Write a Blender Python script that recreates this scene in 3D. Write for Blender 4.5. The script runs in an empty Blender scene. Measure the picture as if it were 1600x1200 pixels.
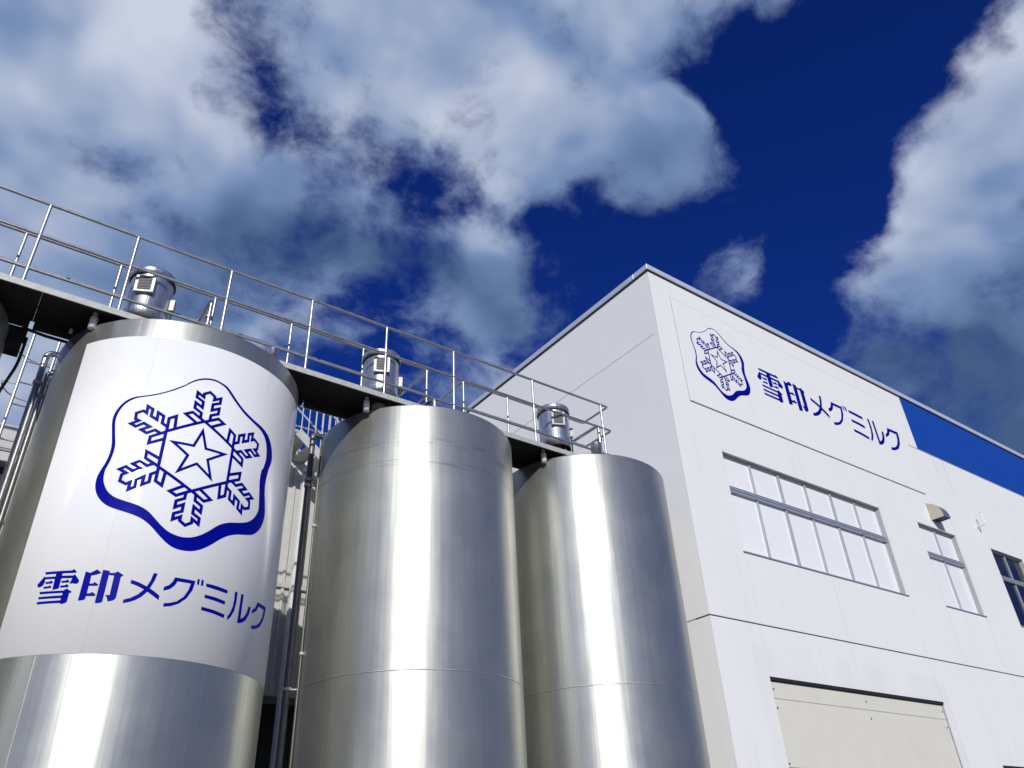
import bpy, bmesh, math, random
from mathutils import Vector, Matrix
from mathutils.geometry import tessellate_polygon
random.seed(7)
scene = bpy.context.scene
C = scene.collection
rad = math.radians

# ------------------------------------------------------------------ camera
CAM_H = 1.6
cam = bpy.data.cameras.new('camera'); cam.lens = 27.53; cam.sensor_width = 36; cam.clip_start = 0.05; cam.clip_end = 3000
cam_ob = bpy.data.objects.new('camera', cam); C.objects.link(cam_ob)
Rv = Vector((0.80778252, -0.5877312, -0.04538102)); Uv = Vector((-0.28657253, -0.45880863, 0.8410534)); Fv = Vector((0.51513453, 0.66638329, 0.53904521))
m = Matrix((Rv, Uv, -Fv)).transposed().to_4x4(); m.translation = (0, 0, CAM_H)
cam_ob.matrix_world = m
scene.camera = cam_ob

# ------------------------------------------------------------------ exposure
vs = scene.view_settings
vs.view_transform = 'Standard'; vs.look = 'None'; vs.exposure = 0.0; vs.gamma = 1.0; vs.use_curve_mapping = False

# ------------------------------------------------------------------ sun
SUN_EL, SUN_AZ = 27.0, 33.0          # azimuth from -Y towards -X (behind the camera, to the left)
sd = Vector((-math.sin(rad(SUN_AZ)) * math.cos(rad(SUN_EL)), -math.cos(rad(SUN_AZ)) * math.cos(rad(SUN_EL)), math.sin(rad(SUN_EL))))
sun = bpy.data.lights.new('sun', 'SUN'); sun.energy = 3.55; sun.angle = rad(0.55); sun.color = (1.0, 0.975, 0.92)
sun_ob = bpy.data.objects.new('sun', sun); C.objects.link(sun_ob)
sun_ob.rotation_euler = sd.to_track_quat('Z', 'Y').to_euler(); sun_ob.location = (-20, -30, 30)

# ------------------------------------------------------------------ node helpers
class NT:
    def __init__(s, tree): s.t = tree; s.n = tree.nodes; s.l = tree.links
    def new(s, typ, **kw):
        n = s.n.new(typ)
        for k, v in kw.items(): setattr(n, k, v)
        return n
    def put(s, sock, v):
        if isinstance(v, bpy.types.NodeSocket): s.l.new(v, sock)
        elif v is not None:
            if sock.type == 'RGBA' and len(v) == 3: v = (*v, 1)
            sock.default_value = v
    def math(s, op, a, b=None, c=None, clamp=False):
        n = s.new('ShaderNodeMath', operation=op, use_clamp=clamp); s.put(n.inputs[0], a); s.put(n.inputs[1], b); s.put(n.inputs[2], c)
        return n.outputs[0]
    def vmath(s, op, a, b=None, scale=None):
        n = s.new('ShaderNodeVectorMath', operation=op); s.put(n.inputs[0], a)
        if b is not None: s.put(n.inputs[1], b)
        if scale is not None: s.put(n.inputs['Scale'], scale)
        return n.outputs['Value'] if op in ('DOT_PRODUCT', 'LENGTH', 'DISTANCE') else n.outputs[0]
    def noise(s, vec, scale, detail=4, rough=.5, dist=0., lac=2.):
        n = s.new('ShaderNodeTexNoise'); s.put(n.inputs['Vector'], vec); n.inputs['Scale'].default_value = scale; n.inputs['Detail'].default_value = detail
        n.inputs['Roughness'].default_value = rough; n.inputs['Distortion'].default_value = dist; n.inputs['Lacunarity'].default_value = lac
        return n.outputs['Fac']
    def ramp(s, v, a, b, c=0., d=1., smooth=True):
        n = s.new('ShaderNodeMapRange', interpolation_type='SMOOTHSTEP' if smooth else 'LINEAR', clamp=True); s.put(n.inputs['Value'], v)
        for i, x in zip((1, 2, 3, 4), (a, b, c, d)): s.put(n.inputs[i], x)
        return n.outputs[0]
    def mix(s, f, a, b, typ='MIX'):
        n = s.new('ShaderNodeMix', data_type='RGBA', blend_type=typ); s.put(n.inputs['Factor'], f); s.put(n.inputs[6], a); s.put(n.inputs[7], b)
        return n.outputs[2]
    def sep(s, v):
        n = s.new('ShaderNodeSeparateXYZ'); s.put(n.inputs[0], v); return n.outputs
    def comb(s, x, y, z):
        n = s.new('ShaderNodeCombineXYZ'); s.put(n.inputs[0], x); s.put(n.inputs[1], y); s.put(n.inputs[2], z); return n.outputs[0]

# ------------------------------------------------------------------ sky: Nishita daylight with a broken cloud layer
world = bpy.data.worlds.new('World'); scene.world = world; world.use_nodes = True
w = NT(world.node_tree); w.n.clear()
SKY_STRENGTH = 0.1
sky = w.new('ShaderNodeTexSky', sky_type='NISHITA', sun_disc=False)
sky.sun_elevation = rad(SUN_EL); sky.sun_rotation = math.atan2(sd.x, sd.y); sky.altitude = 200; sky.air_density = 1.0; sky.dust_density = 0.3; sky.ozone_density = 2.5
dirv = w.new('ShaderNodeTexCoord').outputs['Generated']
dz = w.sep(dirv)[2]
q = w.vmath('MULTIPLY', dirv, (1.0, 1.0, 1.35))
warp = w.new('ShaderNodeTexNoise'); w.put(warp.inputs['Vector'], q); warp.inputs['Scale'].default_value = 5.0; warp.inputs['Detail'].default_value = 2; warp.inputs['Roughness'].default_value = .6
wv = w.vmath('SUBTRACT', warp.outputs['Color'], (.5, .5, .5))
wq = w.vmath('ADD', q, w.vmath('SCALE', wv, scale=0.075))
# large cloud masses and clear gaps of this sky: direction, angular radius, amount
MASSES = [(0.012,0.670,0.742,20,1.2), (0.144,0.569,0.809,18,1.1), (0.304,0.569,0.764,12,1), (0.402,0.425,0.811,10,1), (0.399,0.531,0.748,7,0.8), (0.011,0.796,0.605,13,0.9), (0.123,0.726,0.677,10,0.9), (0.260,0.646,0.718,7,0.7), (0.564,0.392,0.727,4.5,1.6), (0.539,0.459,0.706,4,1.2), (0.739,0.100,0.667,7,0.75), (0.806,0.133,0.577,7,0.75), (0.796,0.277,0.538,7,0.95), (0.824,0.200,0.530,9,0.9), (0.677,0.361,0.641,5,1.5), (0.654,0.431,0.621,4,1.3), (0.687,0.231,0.689,4.5,1.3), (0.718,0.178,0.673,4,0.4), (0.514,0.295,0.806,8,0.9), (0.423,0.627,0.654,5,1.1), (0.321,0.720,0.616,8,0.6), (0.490,0.627,0.606,4,0.7), (0.867,0.279,0.414,8,2.2), (0.622,0.315,0.717,9.5,-1.3), (0.717,0.284,0.636,8,-1.1), (0.621,0.233,0.749,5,-0.6), (0.675,0.123,0.728,4.5,-1.8), (0.540,0.556,0.632,7,-1.5), (0.593,0.468,0.655,6,-1.3), (0.297,0.679,0.671,5,-1.3), (0.367,0.644,0.671,5,-0.8), (0.386,0.689,0.613,6,-0.9), (0.326,0.477,0.816,3,-1.5), (-0.081,0.726,0.683,7,-0.9), (0.295,0.766,0.571,5,-0.9), (0.726,0.429,0.537,6,-1), (0.719,0.267,0.642,6,-0.8),]
TONES = [(0.016,0.679,0.734,8,0.55), (0.133,0.593,0.794,10,0.5), (0.351,0.573,0.741,8,0.7), (0.412,0.439,0.798,8,0.7), (0.783,0.270,0.560,5,0.8), (0.749,0.117,0.652,6,0.4), (0.161,0.679,0.716,7,-0.5), (0.275,0.656,0.703,8,-0.6), (0.498,0.522,0.692,4,-0.3), (0.137,0.752,0.645,8,-0.4), (0.819,0.281,0.500,6,-0.9), (0.360,0.693,0.625,8,-0.3), (0.873,0.272,0.405,5,-0.8),]
wd = w.vmath('NORMALIZE', w.vmath('ADD', dirv, w.vmath('SCALE', wv, scale=0.20)))
def bumps(lst):
    acc = None
    for x, y, z, r, a in lst:
        b = w.ramp(w.vmath('DOT_PRODUCT', wd, (x, y, z)), math.cos(rad(r * 1.3)), 1.0, 0.0, a)
        acc = b if acc is None else w.math('ADD', acc, b)
    return acc
fine = w.noise(wq, 5.6, 8, .62)
mass = w.math('MINIMUM', w.math('MAXIMUM', bumps(MASSES), -0.9), 1.0)
dens = w.math('ADD', w.math('MULTIPLY', w.math('SUBTRACT', fine, .495), 3.3), w.math('MULTIPLY', mass, 0.50))
alpha = w.ramp(dens, -0.20, 0.60, 0.0, 0.97)
# light on the clouds: brighter on the side of each puff that faces the sun, greyer underneath
low = w.noise(wq, 5.2, 3, .5)
low2 = w.noise(w.vmath('ADD', wq, (sd.x * 0.045, sd.y * 0.045, .035)), 5.2, 3, .5)
lit = w.math('MULTIPLY', w.math('SUBTRACT', low, low2), 1.35)
soft = w.noise(wq, 2.6, 2, .5)
tone = w.math('ADD', w.math('ADD', lit, w.math('MULTIPLY_ADD', w.math('SUBTRACT', soft, .5), 1.2, .50)), w.math('MULTIPLY', bumps(TONES), .36), clamp=True)
cr = w.new('ShaderNodeValToRGB'); w.put(cr.inputs[0], tone)
el = cr.color_ramp.elements
el[0].position = 0.0; el[0].color = (.60, 1.15, 2.4, 1)
el[1].position = 1.0; el[1].color = (6.0, 6.5, 7.8, 1)
e = el.new(.45); e.color = (2.0, 2.95, 5.0, 1)
skyc = w.mix(1.0, sky.outputs[0], (0.045, 0.16, 0.68), 'MULTIPLY')
col = w.mix(alpha, skyc, cr.outputs[0])
below = w.ramp(dz, -0.02, 0.03)
bg = w.new('ShaderNodeBackground'); w.put(bg.inputs[0], w.mix(below, (0.6, 0.7, 0.8), col)); bg.inputs[1].default_value = SKY_STRENGTH
wo = w.new('ShaderNodeOutputWorld'); w.l.new(bg.outputs[0], wo.inputs[0])
world.cycles.sampling_method = 'MANUAL'; world.cycles.sample_map_resolution = 512

# ------------------------------------------------------------------ mesh helpers
def V(*a): return Vector(a)
WORLD_LOC = {}
class MB:
    """collects geometry in world coordinates; build() links it as one mesh object"""
    def __init__(s): s.v = []; s.f = []; s.sm = []
    def add(s, vs_, fs, smooth=False):
        o = len(s.v); s.v += [tuple(p) for p in vs_]
        for f in fs: s.f.append(tuple(i + o for i in f)); s.sm.append(smooth)
        return s
    def box(s, a, b, bev=0.0):
        x0, y0, z0 = a; x1, y1, z1 = b
        if bev <= 0:
            return s.add([(x0,y0,z0),(x1,y0,z0),(x1,y1,z0),(x0,y1,z0),(x0,y0,z1),(x1,y0,z1),(x1,y1,z1),(x0,y1,z1)],
                         [(3,2,1,0),(4,5,6,7),(0,1,5,4),(1,2,6,5),(2,3,7,6),(3,0,4,7)])
        bm = bmesh.new(); bmesh.ops.create_cube(bm, size=1)
        for v in bm.verts: v.co = V((x0+x1)/2+v.co.x*(x1-x0), (y0+y1)/2+v.co.y*(y1-y0), (z0+z1)/2+v.co.z*(z1-z0))
        bmesh.ops.bevel(bm, geom=bm.edges[:], offset=bev, segments=1, affect='EDGES')
        bm.verts.index_update(); s.add([v.co for v in bm.verts], [[v.index for v in f.verts] for f in bm.faces]); bm.free(); return s
    def obox(s, c, ax, ay, az, hx, hy, hz):
        P = []
        for k in (-1, 1):
            for j, i in ((-1,-1),(-1,1),(1,1),(1,-1)): P.append(c + ax*hx*i + ay*hy*j + az*hz*k)
        return s.add(P, [(3,2,1,0),(4,5,6,7),(0,1,5,4),(1,2,6,5),(2,3,7,6),(3,0,4,7)])
    def tube(s, path, r, n=12, caps=True, fillet=0.0):
        P = [Vector(p) for p in path]
        if fillet > 0 and len(P) > 2:
            Q = [P[0]]
            for i in range(1, len(P)-1):
                a = (P[i-1]-P[i]); b = (P[i+1]-P[i]); fl = min(fillet, a.length*.45, b.length*.45)
                A = P[i]+a.normalized()*fl; B = P[i]+b.normalized()*fl
                for k in range(6):
                    t = k/5; Q.append((1-t)**2*A + 2*t*(1-t)*P[i] + t*t*B)
            Q.append(P[-1]); P = Q
        up = None; rings = []
        for i, p in enumerate(P):
            t = (P[min(i+1,len(P)-1)]-P[max(i-1,0)]).normalized()
            if up is None:
                up = V(0,0,1) if abs(t.z) < .9 else V(1,0,0)
            x = t.cross(up).normalized(); y = x.cross(t).normalized(); up = y
            rings.append([p + (x*math.cos(2*math.pi*k/n)+y*math.sin(2*math.pi*k/n))*r for k in range(n)])
        vs_ = [v for r_ in rings for v in r_]; fs = []
        for i in range(len(rings)-1):
            for k in range(n): fs.append((i*n+k, i*n+(k+1)%n, (i+1)*n+(k+1)%n, (i+1)*n+k))
        s.add(vs_, fs, True)
        if caps:
            o = len(vs_); s.add(rings[0], [tuple(range(n))]); s.add(rings[-1], [tuple(reversed(range(n)))])
        return s
    def lathe(s, c, prof, n=48, smooth=True, a0=0., a1=2*math.pi):
        """prof: list of (radius, z) world z; revolve about the vertical through c=(x,y)"""
        full = abs(a1-a0-2*math.pi) < 1e-6; m_ = n if full else n+1
        vs_ = []
        for r, z in prof:
            for k in range(m_):
                a = a0+(a1-a0)*k/n; vs_.append((c[0]+r*math.sin(a), c[1]-r*math.cos(a), z))
        fs = []
        for i in range(len(prof)-1):
            for k in range(n):
                k2 = (k+1) % m_; fs.append((i*m_+k, i*m_+k2, (i+1)*m_+k2, (i+1)*m_+k))
        return s.add(vs_, fs, smooth)
    def prism(s, poly, ext):
        """planar polygon (3D points) extruded by vector ext"""
        n = len(poly); e = Vector(ext); P = [Vector(p) for p in poly]
        s.add(P+[p+e for p in P], [tuple(reversed(range(n))), tuple(range(n, 2*n))]+[(i, (i+1)%n, n+(i+1)%n, n+i) for i in range(n)]); return s
    def build(s, name, mat, parent=None, label=None, kind=None, category=None, group=None, fix=False, sharp=None):
        me = bpy.data.meshes.new(name); off = WORLD_LOC.get(parent.name, V(0,0,0)) if parent else V(0,0,0)
        me.from_pydata([(x-off.x, y-off.y, z-off.z) for x, y, z in s.v], [], s.f)
        me.polygons.foreach_set('use_smooth', s.sm); me.update()
        if fix:
            bm = bmesh.new(); bm.from_mesh(me); bmesh.ops.remove_doubles(bm, verts=bm.verts, dist=1e-5); bmesh.ops.recalc_face_normals(bm, faces=bm.faces); bm.to_mesh(me); bm.free()
        me.materials.append(mat)
        o = bpy.data.objects.new(name, me); C.objects.link(o)
        if parent: o.parent = parent; WORLD_LOC[o.name] = off
        if label: o['label'] = label
        if kind: o['kind'] = kind
        if category: o['category'] = category
        if group: o['group'] = group
        return o
def thing(name, label, category, loc, group=None):
    o = bpy.data.objects.new(name, None); o.empty_display_size = .2; C.objects.link(o); o.location = loc
    o['label'] = label; o['category'] = category
    if group: o['group'] = group
    WORLD_LOC[o.name] = Vector(loc); return o

# ------------------------------------------------------------------ materials
def mat(name):
    m_ = bpy.data.materials.new(name); m_.use_nodes = True; t = NT(m_.node_tree)
    b = t.n['Principled BSDF']; return m_, t, b
def tcoord(t): return t.new('ShaderNodeTexCoord').outputs['Object']
def bump(t, b, h, strength, dist):
    n = t.new('ShaderNodeBump'); n.inputs['Strength'].default_value = strength; n.inputs['Distance'].default_value = dist
    t.put(n.inputs['Height'], h); t.put(b.inputs['Normal'], n.outputs[0])
def simple(name, col, rough=.5, metal=0., var=.08, scale=6., bumpd=0., spec=None):
    m_, t, b = mat(name); c = tcoord(t); n = t.noise(c, scale, 5, .6)
    f = t.ramp(n, .3, .7, 1-var, 1+var, False)
    t.put(b.inputs['Base Color'], t.vmath('SCALE', t.comb(*col), scale=f))
    b.inputs['Metallic'].default_value = metal
    t.put(b.inputs['Roughness'], t.ramp(t.noise(c, scale*2.3, 4), .3, .7, max(.02, rough-.06), rough+.06, False))
    if spec is not None: b.inputs['Specular IOR Level'].default_value = spec
    if bumpd: bump(t, b, t.noise(c, scale*8, 4), .5, bumpd)
    return m_
def wall_paint(name, grain, patch=False, a=.80, st=.915):
    m_, t, b = mat(name); c = tcoord(t); x, y, z = t.sep(c)[:3]
    n1 = t.noise(c, 0.9, 5, .6); streak = t.noise(t.vmath('MULTIPLY', c, (7.0, 7.0, .22)), 1.0, 5, .65)
    f = t.math('MULTIPLY', t.ramp(n1, .25, .75, .965, 1.0, False), t.ramp(streak, .50, .80, 1.0, st))
    if patch:    # repainted, slightly greyer rectangle round the closed-off doorway
        e = t.math('MULTIPLY', t.math('SUBTRACT', t.noise(c, 3.0, 3), .5), .10)
        xx = t.math('ADD', x, e); zz = t.math('ADD', z, e)
        mk = t.math('MULTIPLY', t.math('MULTIPLY', t.ramp(xx, .72, .92), t.ramp(xx, 6.42, 6.62, 1., 0.)), t.math('MULTIPLY', t.ramp(zz, 4.50, 4.74, 1., 0.), t.ramp(t.noise(c, 1.3, 4), .38, .62, 0., 1.)))
        f = t.math('MULTIPLY', f, t.ramp(mk, 0., 1., 1., .95, False))
        # rain marks below the blue band and beside the windows
        mk2 = t.math('MULTIPLY', t.math('MULTIPLY', t.ramp(x, 9.2, 9.6), t.ramp(x, 10.3, 10.9, 1., 0.)), t.math('MULTIPLY', t.ramp(z, 8.9, 10.3), t.ramp(streak, .42, .62)))
        f = t.math('MULTIPLY', f, t.ramp(mk2, 0., 1., 1., .93, False))
    t.put(b.inputs['Base Color'], t.vmath('SCALE', t.comb(a, a, a*.965), scale=f))
    b.inputs['Roughness'].default_value = .62; b.inputs['Specular IOR Level'].default_value = .3
    bump(t, b, t.noise(c, 55, 4, .65), .55, grain)
    return m_
def steel(name, rough, aniso, tint=(.53, .535, .48), scuff=False, wear=.9):
    m_, t, b = mat(name); c = tcoord(t); x, y, z = t.sep(c)[:3]
    ang = t.math('ARCTAN2', x, t.math('MULTIPLY', y, -1.0))
    cyl = t.comb(t.math('MULTIPLY', ang, 1.4), z, 0.0)
    vert = t.noise(t.vmath('MULTIPLY', cyl, (26., .35, 1.)), 1.0, 6, .65)     # vertical rolling marks and run-off
    cloud = t.noise(cyl, 1.6, 6, .62)
    fine = t.noise(t.vmath('MULTIPLY', cyl, (5., 60., 1.)), 1.0, 4, .6)      # fine circumferential grain
    f = t.math('MULTIPLY', t.ramp(vert, .3, .75, 1.04, .88, False), t.ramp(cloud, .3, .7, .94, 1.03, False))
    r = t.math('ADD', t.math('MULTIPLY', t.math('SUBTRACT', vert, .5), .16*wear), t.math('MULTIPLY_ADD', t.math('SUBTRACT', cloud, .5), .22*wear, rough))
    if scuff:   # rubbed bands left by the lifting straps
        wob = t.math('MULTIPLY', t.math('SUBTRACT', t.noise(t.vmath('MULTIPLY', cyl, (1.4, .1, 1.)), 1.0, 2), .5), .06)
        zz = t.math('ADD', z, wob); brk = t.ramp(t.noise(t.vmath('MULTIPLY', cyl, (2.0, 26., 1.)), 1.0, 5, .7), .45, .68)
        for zc_, h in ((6.385, .085), (6.10, .05)):
            bnd = t.math('MULTIPLY', t.ramp(t.math('ABSOLUTE', t.math('SUBTRACT', zz, zc_)), h, h*.6), brk)
            f = t.math('MULTIPLY', f, t.ramp(bnd, 0., 1., 1., .58, False)); r = t.math('ADD', r, t.math('MULTIPLY', bnd, .12))
    t.put(b.inputs['Base Color'], t.vmath('SCALE', t.comb(*tint), scale=f))
    b.inputs['Metallic'].default_value = 1.0; t.put(b.inputs['Roughness'], r)
    b.inputs['Anisotropic'].default_value = aniso; b.inputs['Anisotropic Rotation'].default_value = .25
    tg = t.new('ShaderNodeTangent', direction_type='RADIAL', axis='Z'); t.put(b.inputs['Tangent'], tg.outputs[0])
    wav = t.math('ADD', t.noise(t.vmath('MULTIPLY', cyl, (2.5, .5, 1.)), 1.0, 2), t.math('MULTIPLY', t.noise(t.vmath('MULTIPLY', cyl, (11., .25, 1.)), 1.0, 2), .22))
    bump(t, b, t.math('MULTIPLY_ADD', fine, .015, wav), .40, .02)
    # a second, broader lobe: mill finish scatters part of the reflection widely
    g2 = t.new('ShaderNodeBsdfAnisotropic'); t.put(g2.inputs['Color'], t.vmath('SCALE', t.comb(*tint), scale=f)); t.put(g2.inputs['Roughness'], t.math('ADD', r, .24)); g2.inputs['Anisotropy'].default_value = .2; g2.inputs['Rotation'].default_value = .25
    t.put(g2.inputs['Tangent'], tg.outputs[0]); t.l.new(b.inputs['Normal'].links[0].from_socket, g2.inputs['Normal'])
    mx = t.new('ShaderNodeMixShader'); mx.inputs[0].default_value = .20; t.l.new(b.outputs[0], mx.inputs[1]); t.l.new(g2.outputs[0], mx.inputs[2])
    t.l.new(mx.outputs[0], t.n['Material Output'].inputs[0])
    return m_
M = {}
M['wall'] = wall_paint('white wall paint', .004, True)
M['wall_side'] = wall_paint('white rough render lightened as lit', .014, a=.90, st=.965)  # same paint as the front, base colour lightened to look brighter lit
M['sign'] = simple('white sign board', (.79, .79, .762), .62, var=.02, scale=2, spec=.3)
M['sealant'] = simple('grey joint sealant', (.42, .42, .42), .7)
M['joint'] = simple('dark joint', (.10, .10, .10), .8)
M['core'] = simple('wall core', (.30, .30, .30), .8)
M['steel'] = steel('brushed tank steel', .42, .48)
M['steel_scuff'] = steel('brushed tank steel with strap marks', .44, .45, scuff=True, wear=.8)
M['pipe'] = simple('polished pipe steel', (.60, .58, .55), .36, 1.0, .06, 9)
M['rail'] = simple('satin rail steel', (.58, .58, .57), .46, 1.0, .06, 9)
M['cover'] = steel('motor cover steel', .34, .5, (.62, .64, .66), wear=.3)
M['galv'] = simple('galvanised steel', (.52, .52, .48), .55, .25, .14, 12)
M['under'] = simple('underside with shade in colour', (.009, .009, .008), .8, var=.3)  # near-black base holds the shade below the deck; also on the dark box
M['black'] = simple('black rubber', (.016, .016, .017), .55)
M['pipe_dark'] = simple('pipe darkened for gap shade', (.16, .155, .145), .45, .6, .1, 9)  # base colour darkened to stand in for the shade between the tanks
M['weld'] = simple('weld bead steel', (.50, .49, .47), .5, 1.0, .12, 20)
M['blue'] = simple('blue vinyl lettering', (.0015, .004, .26), .45, var=.03, spec=.03)
M['band'] = simple('blue painted band', (.009, .062, .34), .5, var=.06, scale=3, spec=.1)
M['coping'] = simple('pale metal coping', (.62, .67, .74), .4, .3, .05, 4)
M['alu'] = simple('anodised window frame', (.50, .53, .56), .42, .55, .05, 8)
M['pane'] = simple('glossy white pane', (.84, .84, .83), .07, var=.012, scale=1.5)  # even white base colour with a glossy surface
M['dark_pane'] = simple('dark window glass', (.012, .016, .022), .03, var=.1)
M['cream'] = simple('cream panel', (.68, .66, .56), .5, var=.03, scale=2)
M['hood'] = simple('hood plate with warm reflection', (.50, .47, .36), .45, .2, .10, 7)  # warm reflected light put into the plate colour
M['hood_grey'] = simple('hood cover with sky reflection', (.30, .36, .42), .35, .7, .06, 7)  # sky reflection put into the blue-grey of the cover
M['plastic'] = simple('white plastic', (.76, .76, .74), .4)
M['plate'] = simple('dull vent plate steel', (.40, .40, .39), .5, .5, .08, 20)
M['clad'] = simple('pale ribbed cladding', (.55, .54, .50), .5, .1, .06, 5)
M['dark_wall'] = simple('dark fill for shaded void', (.035, .035, .033), .8, var=.2)  # dark colour standing in for the shaded void below the cladding
def wrap_mat():
    m_, t, b = mat('white film on steel'); c = tcoord(t)
    t.put(b.inputs['Base Color'], t.vmath('SCALE', t.comb(.87, .87, .85), scale=t.ramp(t.noise(c, 1.2, 4), .3, .7, .985, 1.0, False)))
    b.inputs['Roughness'].default_value = .15; b.inputs['Specular IOR Level'].default_value = .5
    b.inputs['Anisotropic'].default_value = .85; b.inputs['Anisotropic Rotation'].default_value = .25
    tg = t.new('ShaderNodeTangent', direction_type='RADIAL', axis='Z'); t.put(b.inputs['Tangent'], tg.outputs[0]); return m_
M['wrap'] = wrap_mat()
def ground_mat():
    m_, t, b = mat('worn concrete yard'); c = tcoord(t)
    f = t.math('ADD', t.math('MULTIPLY', t.noise(c, .25, 6, .6), .36), t.math('MULTIPLY', t.noise(c, 40, 3), .10))
    t.put(b.inputs['Base Color'], t.comb(f, t.math('MULTIPLY', f, .96), t.math('MULTIPLY', f, .88))); b.inputs['Roughness'].default_value = .9
    bump(t, b, t.noise(c, 60, 3), .6, .01); return m_
M['ground'] = ground_mat()
EMBLEM_OUTER=[(-0.6,2.013),(-0.411,2.185),(-0.185,2.297),(0.061,2.336),(0.257,2.298),(0.439,2.231),(0.647,2.04),(0.832,1.872),(1.081,1.708),(1.403,1.583),(1.679,1.524),(1.958,1.414),(2.134,1.254),(2.255,1.041),(2.313,0.745),(2.226,0.437),(2.217,0.381),(2.165,0.044),(2.181,-0.257),(2.252,-0.531),(2.316,-0.806),(2.309,-1.055),(2.189,-1.345),(1.973,-1.567),(1.756,-1.667),(1.359,-1.788),(1.113,-1.907),(0.915,-2.055),(0.733,-2.226),(0.555,-2.369),(0.379,-2.47),(0.181,-2.527),(-0.069,-2.528),(-0.278,-2.452),(-0.499,-2.284),(-0.728,-2.068),(-0.945,-1.91),(-1.149,-1.821),(-1.388,-1.747),(-1.629,-1.674),(-1.819,-1.59),(-1.984,-1.457),(-2.115,-1.277),(-2.187,-1.073),(-2.196,-0.846),(-2.138,-0.618),(-2.088,-0.48),(-2.044,-0.223),(-2.052,0.039),(-2.111,0.331),(-2.185,0.678),(-2.183,0.903),(-2.113,1.116),(-1.984,1.306),(-1.798,1.425),(-1.56,1.481),(-1.305,1.557),(-1.057,1.671),(-0.869,1.792),(-0.644,1.961)]
EMBLEM_INNER=[(-0.593,1.974),(-0.404,2.138),(-0.177,2.247),(0.046,2.284),(0.216,2.254),(0.399,2.173),(0.607,1.968),(0.82,1.784),(1.052,1.627),(1.354,1.505),(1.629,1.417),(1.829,1.296),(1.96,1.114),(2.028,0.877),(2.042,0.617),(1.967,0.32),(1.933,0.304),(1.906,-0.017),(1.951,-0.329),(1.996,-0.636),(2.022,-0.848),(1.954,-1.046),(1.83,-1.213),(1.66,-1.346),(1.409,-1.449),(1.149,-1.529),(0.959,-1.611),(0.786,-1.73),(0.608,-1.903),(0.414,-2.062),(0.22,-2.166),(0.043,-2.206),(-0.088,-2.203),(-0.293,-2.154),(-0.465,-2.052),(-0.647,-1.894),(-0.853,-1.703),(-1.044,-1.592),(-1.246,-1.522),(-1.527,-1.44),(-1.716,-1.357),(-1.871,-1.225),(-1.977,-1.056),(-2.033,-0.896),(-2.046,-0.667),(-1.992,-0.459),(-1.958,-0.2),(-1.964,0.038),(-2.032,0.33),(-2.104,0.676),(-2.102,0.876),(-2.043,1.089),(-1.932,1.26),(-1.749,1.387),(-1.553,1.445),(-1.298,1.519),(-1.05,1.635),(-0.843,1.763),(-0.638,1.923)]
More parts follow.
